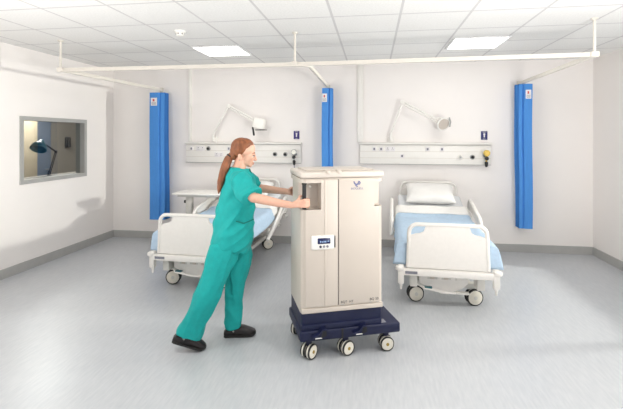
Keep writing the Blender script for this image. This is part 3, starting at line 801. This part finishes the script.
# legs and feet (under the clothes)
B.chain([(-.05, -.05, .80, .085), (-.175, -.055, .53, .058), (-.215, -.06, .44, .05), (-.27, -.06, .34, .052), (-.375, -.06, .125, .034)], 16)
B.chain([(.0, .12, .80, .085), (.0, .122, .50, .058), (-.01, .124, .42, .05), (-.03, .124, .34, .052), (-.035, .124, .10, .034)], 16)
B.chain([(-.04, .124, .06, .034), (.04, .124, .045, .028), (.09, .124, .035, .02)], 12)
B.chain([(-.40, -.06, .10, .034), (-.34, -.06, .058, .028), (-.30, -.06, .040, .019)], 12)
body = B.build('body', M['skin'], P)
remesh(body, .0042, 5, .5)

# facial features
for s in (-1, 1):
    e = MB().ball((.136, Y0+s*.03, 1.483), (.012, .0135, .0095), seg=14).build('eye', M['eyewhite'], P)
    MB().ball((.1445, Y0+s*.031, 1.481), (.0052, .008, .0078), seg=10).build('iris', M['iris'], e)
    MB().tube([(.149, Y0+s*.012, 1.507), (.146, Y0+s*.03, 1.512), (.128, Y0+s*.05, 1.505)], [.0032, .0038, .002], 8).build('eyebrow', M['hair'], P)
    MB().tube([(.148, Y0+s*.018, 1.488), (.1475, Y0+s*.03, 1.4905), (.136, Y0+s*.045, 1.487)], [.0024, .0036, .0026], 8).build('eyelashes', M['iris'], P)
MB().ball((.1525, Y0, 1.4305), (.0045, .017, .0042), seg=12).ball((.150, Y0, 1.4215), (.0045, .015, .005), seg=12).build('lips', M['lip'], P)
MB().ball((.036, Y0-.086, 1.437), .004, seg=8).build('earring', M['steel'], P)

for o in [c for c in P.children if c.name.split('.')[0] in ('eye', 'eyebrow', 'eyelashes', 'lips', 'earring')]:
    o.data.transform(HP)
    for k in o.children: k.data.transform(HP)

# hair: cap swept back, plus ponytail
Hh = MB()
Hh.ball((.036, Y0, 1.537), (.084, .080, .080), seg=28)
Hh.ball((.003, Y0, 1.505), (.052, .066, .06), seg=24)
Hh.ball((-.012, Y0, 1.472), (.036, .052, .045), seg=20)
Hh.ball((.075, Y0, 1.575), (.060, .062, .040), Matrix.Rotation(R(20), 4, 'Y'), seg=24)
for s in (-1, 1):
    Hh.ball((.055, Y0+s*.052, 1.550), (.056, .026, .034), Matrix.Rotation(R(-38), 4, 'Y'), seg=20)
    Hh.ball((.016, Y0+s*.058, 1.505), (.042, .022, .03), Matrix.Rotation(R(-45), 4, 'Y'), seg=20)
Hh.xf(set(), HP)
hr = Hh.build('hair', M['hair'], P); remesh(hr, .005, 4)
pt = MB().chain([(-.035, Y0, 1.475, .026), (-.058, Y0-.004, 1.445, .033), (-.079, Y0-.012, 1.39, .036), (-.098, Y0-.025, 1.33, .034), (-.116, Y0-.035, 1.27, .028), (-.127, Y0-.04, 1.215, .018), (-.132, Y0-.042, 1.18, .007)], 14)
pt.chain([(-.05, Y0-.02, 1.45, .018), (-.075, Y0-.038, 1.37, .02), (-.105, Y0-.05, 1.28, .014), (-.12, Y0-.055, 1.23, .005)], 12)
po = pt.build('ponytail', M['hair'], hr); remesh(po, .005, 3)
MB().lathe([(.022, -.008), (.031, -.004), (.031, .004), (.022, .008)], (-.043, Y0-.001, 1.467), (-.55, 0, -.8), 18).build('hair_tie', M['dark'], hr)

def fold(o, amp, fn):
    me = o.data; nrm = [v.normal.copy() for v in me.vertices]
    for v, n in zip(me.vertices, nrm):
        v.co += n*amp*fn(v.co)
# tunic
T = MB()
ellloft(T, [(.755, -.192, .096, .17, Y0, -.16), (.80, -.19, .112, .178, Y0, -.1), (.86, -.183, .130, .18), (.93, -.175, .140, .176), (1.0, -.158, .147, .168), (1.06, -.146, .150, .162),
            (1.16, -.126, .155, .168), (1.22, -.110, .153, .175), (1.265, -.099, .144, .175), (1.305, -.086, .122, .165), (1.335, -.072, .098, .135), (1.358, -.060, .072, .098, Y0, -.2), (1.372, -.052, .055, .072, Y0, -.25)], Y0)
T.chain([(.014, -.105, 1.298, .066), (.05, -.175, 1.255, .071), (.104, -.252, 1.192, .075), (.12, -.27, 1.175, .076)], 18)
T.chain([(.058, .165, 1.283, .064), (.10, .20, 1.25, .066), (.145, .215, 1.205, .064)], 18)
tu = T.build('tunic', M['scrubs'], P); remesh(tu, .008, 8)
# open the neckline with a V and cut sleeve and hem ends square
def fold_t(c):
    d = c.z*.75-c.x*.65
    a = noise.noise(Vector((d*5, c.y*7, c.z*3+c.x*2)))
    b = abs(noise.noise(Vector((d*11+4, c.y*5+3, c.z*2.2+c.x*2))))
    return a*.7+(.30-b)*1.3
fold(tu, .034, fold_t)
V = MB(); V.prism([(-.058, .10), (.058, .10), (0, -.075)], lambda a, b, q: (.045+q, Y0+a, 1.365+b), .3)
el = Vector((.122, -.27, 1.18)); ax = Vector((.085, -.13, -.10)).normalized()
q = ax.to_track_quat('Z', 'Y').to_matrix().to_4x4()
S1 = MB().box(-.13, .13, -.13, .13, 0, .2, mtx=Matrix.Translation(el-ax*.008) @ q)
ax2 = Vector((.10, .04, -.08)).normalized(); q2 = ax2.to_track_quat('Z', 'Y').to_matrix().to_4x4()
S2 = MB().box(-.1, .1, -.1, .1, 0, .2, mtx=Matrix.Translation(Vector((.160, .222, 1.195))) @ q2)
cut(tu, [V, S1, S2])
MB().tube([(.108, Y0-.056, 1.362), (.118, Y0-.036, 1.335), (.13, Y0, 1.288), (.118, Y0+.036, 1.335), (.108, Y0+.056, 1.362)], .006, 8).build('neckline_trim', M['scrubdark'], tu)
MB().tube([(.135, Y0-.125, .985), (.06, Y0-.168, .965), (.0, Y0-.172, .985)], .005, 8).build('pocket_edge', M['scrubdark'], tu)

# trousers: two wide straight legs joined at the hips
Tr = MB()
ellloft(Tr, [(.90, -.15, .11, .15, Y0), (.80, -.175, .105, .165, Y0), (.72, -.19, .10, .165, Y0)], Y0)
ellloft(Tr, [(.80, -.195, .055, .098, -.045), (.70, -.222, .025, .1, -.05), (.62, -.243, -.012, .1, -.053), (.557, -.261, -.045, .097, -.056), (.482, -.296, -.090, .094, -.058), (.40, -.331, -.126, .091, -.06),
             (.314, -.367, -.165, .089, -.06), (.2, -.413, -.222, .087, -.06), (.15, -.432, -.247, .087, -.06, -.25), (.112, -.44, -.268, .087, -.06, -.38)], 0)
ellloft(Tr, [(.80, -.12, .125, .098, .115), (.64, -.095, .125, .1, .12), (.54, -.089, .099, .097, .122), (.44, -.087, .072, .093, .124), (.3, -.087, .055, .089, .124), (.18, -.089, .046, .087, .124), (.082, -.093, .037, .087, .124)], 0)
tr = Tr.build('trousers', M['scrubs'], P); remesh(tr, .008, 5)
def fold_l(c):
    u = c.x-c.z*.5 if c.y < .035 else c.x+c.z*.08
    a = noise.noise(Vector((u*13, c.y*11+7, c.z*3.2)))
    b = abs(noise.noise(Vector((u*9, c.y*9+1, c.z*5+u*6))))
    return a*.8+(.3-b)*.9
fold(tr, .03, fold_l)

# clogs
def clog(loc, pitch, yaw):
    o = bpy.data.objects.new('clog', bpy.data.meshes.new('clog')); col.objects.link(o); o.parent = P
    m = MB(); rings = []
    rows = [(-.002, .020, .012, .045), (.012, .033, .003, .062), (.05, .036, 0, .068), (.09, .038, .002, .082), (.125, .043, .003, .088), (.16, .047, .001, .080), (.195, .048, 0, .064), (.225, .043, .003, .052), (.246, .030, .010, .042), (.256, .014, .018, .032)]
    for l, hw, zb, zt in rows:
        h = (zt-zb)/2; zc = (zt+zb)/2
        rings.append(m.ring([(l, hw*math.copysign(abs(math.cos(2*PI*k/20))**.75, math.cos(2*PI*k/20)), zc+h*math.copysign(abs(math.sin(2*PI*k/20))**.7, math.sin(2*PI*k/20))) for k in range(20)]))
    m.skin(rings); fill(o, m, M['clog'])
    o.location = loc; o.rotation_euler = (0, pitch, yaw)
    so = MB()
    pts = [(l, hw*1.05) for l, hw, _, _ in rows] + [(l, -hw*1.05) for l, hw, _, _ in rows[::-1]]
    so.prism(pts, lambda a, b, c: (a, b, c+(.012 if a > .245 else 0)), .016)
    so.build('sole', M['dark'], o, angle=30)
    for s in (-1, 1): MB().lathe([(.007, 0), (.007, .003), (.004, .004)], (.075, s*.0365, .052), (0, s, 0), 12).build('rivet', M['alu'], o)
    return o
clog((-.093, .124, 0), 0, R(-2))
clog((-.472, -.06, .083), R(20), R(2))

# ------------------------------------------------------------------ light
w = bpy.data.worlds.new('world'); sc.world = w; w.use_nodes = True
bg = w.node_tree.nodes['Background']; bg.inputs['Color'].default_value = (.95, .97, 1, 1); bg.inputs['Strength'].default_value = 1.0
def area(name, loc, target, size, sy, power, colr=(1, 1, 1)):
    l = bpy.data.lights.new(name, 'AREA'); l.shape = 'RECTANGLE'; l.size = size; l.size_y = sy; l.energy = power; l.color = colr
    o = bpy.data.objects.new(name, l); col.objects.link(o); o.location = loc
    o.rotation_euler = (Vector(target)-Vector(loc)).to_track_quat('-Z', 'Y').to_euler()
    return o
area('window_daylight', (7.0, 4.7, 1.9), (-3, 5.2, 1.3), .45, .45, 850, (1, .95, .89))
for x in (-1.86, 1.17):
    area('ceiling_lamp', (x, 4.98, H-.03), (x, 4.98, 0), .5, .5, 5, (1, .99, .97))
    area('ceiling_lamp', (x, 1.98, H-.03), (x, 1.98, 0), .5, .5, 16, (1, .99, .97))
for x, pw in ((-2.7, 66), (2.15, 150)):
    area('added_bounce_fill', (x, 1.5, .9), (x*.9, 2.0, 2.7), 1.1, 1.1, pw, (1, .97, .95))  # added uplights out of view, lifting the ceiling and side walls
area('added_anteroom_fill', (-5.4, 6.2, 2.5), (-5.4, 6.2, 0), .5, .5, 100, (1, .97, .92))  # added fill light so the anteroom is not too dark

# ------------------------------------------------------------------ camera
cam = bpy.data.cameras.new('camera'); co = bpy.data.objects.new('camera', cam); col.objects.link(co)
co.location = (0, 0, 1.62); co.rotation_euler = (PI/2, 0, R(8.4))
cam.sensor_width = 36; cam.lens = 24; cam.shift_y = -67.5/623
cam.clip_start = .05
sc.camera = co
sc.view_settings.view_transform = 'Standard'; sc.view_settings.look = 'None'
sc.view_settings.gamma = 1; sc.view_settings.use_curve_mapping = False
sc.view_settings.exposure = -0.42
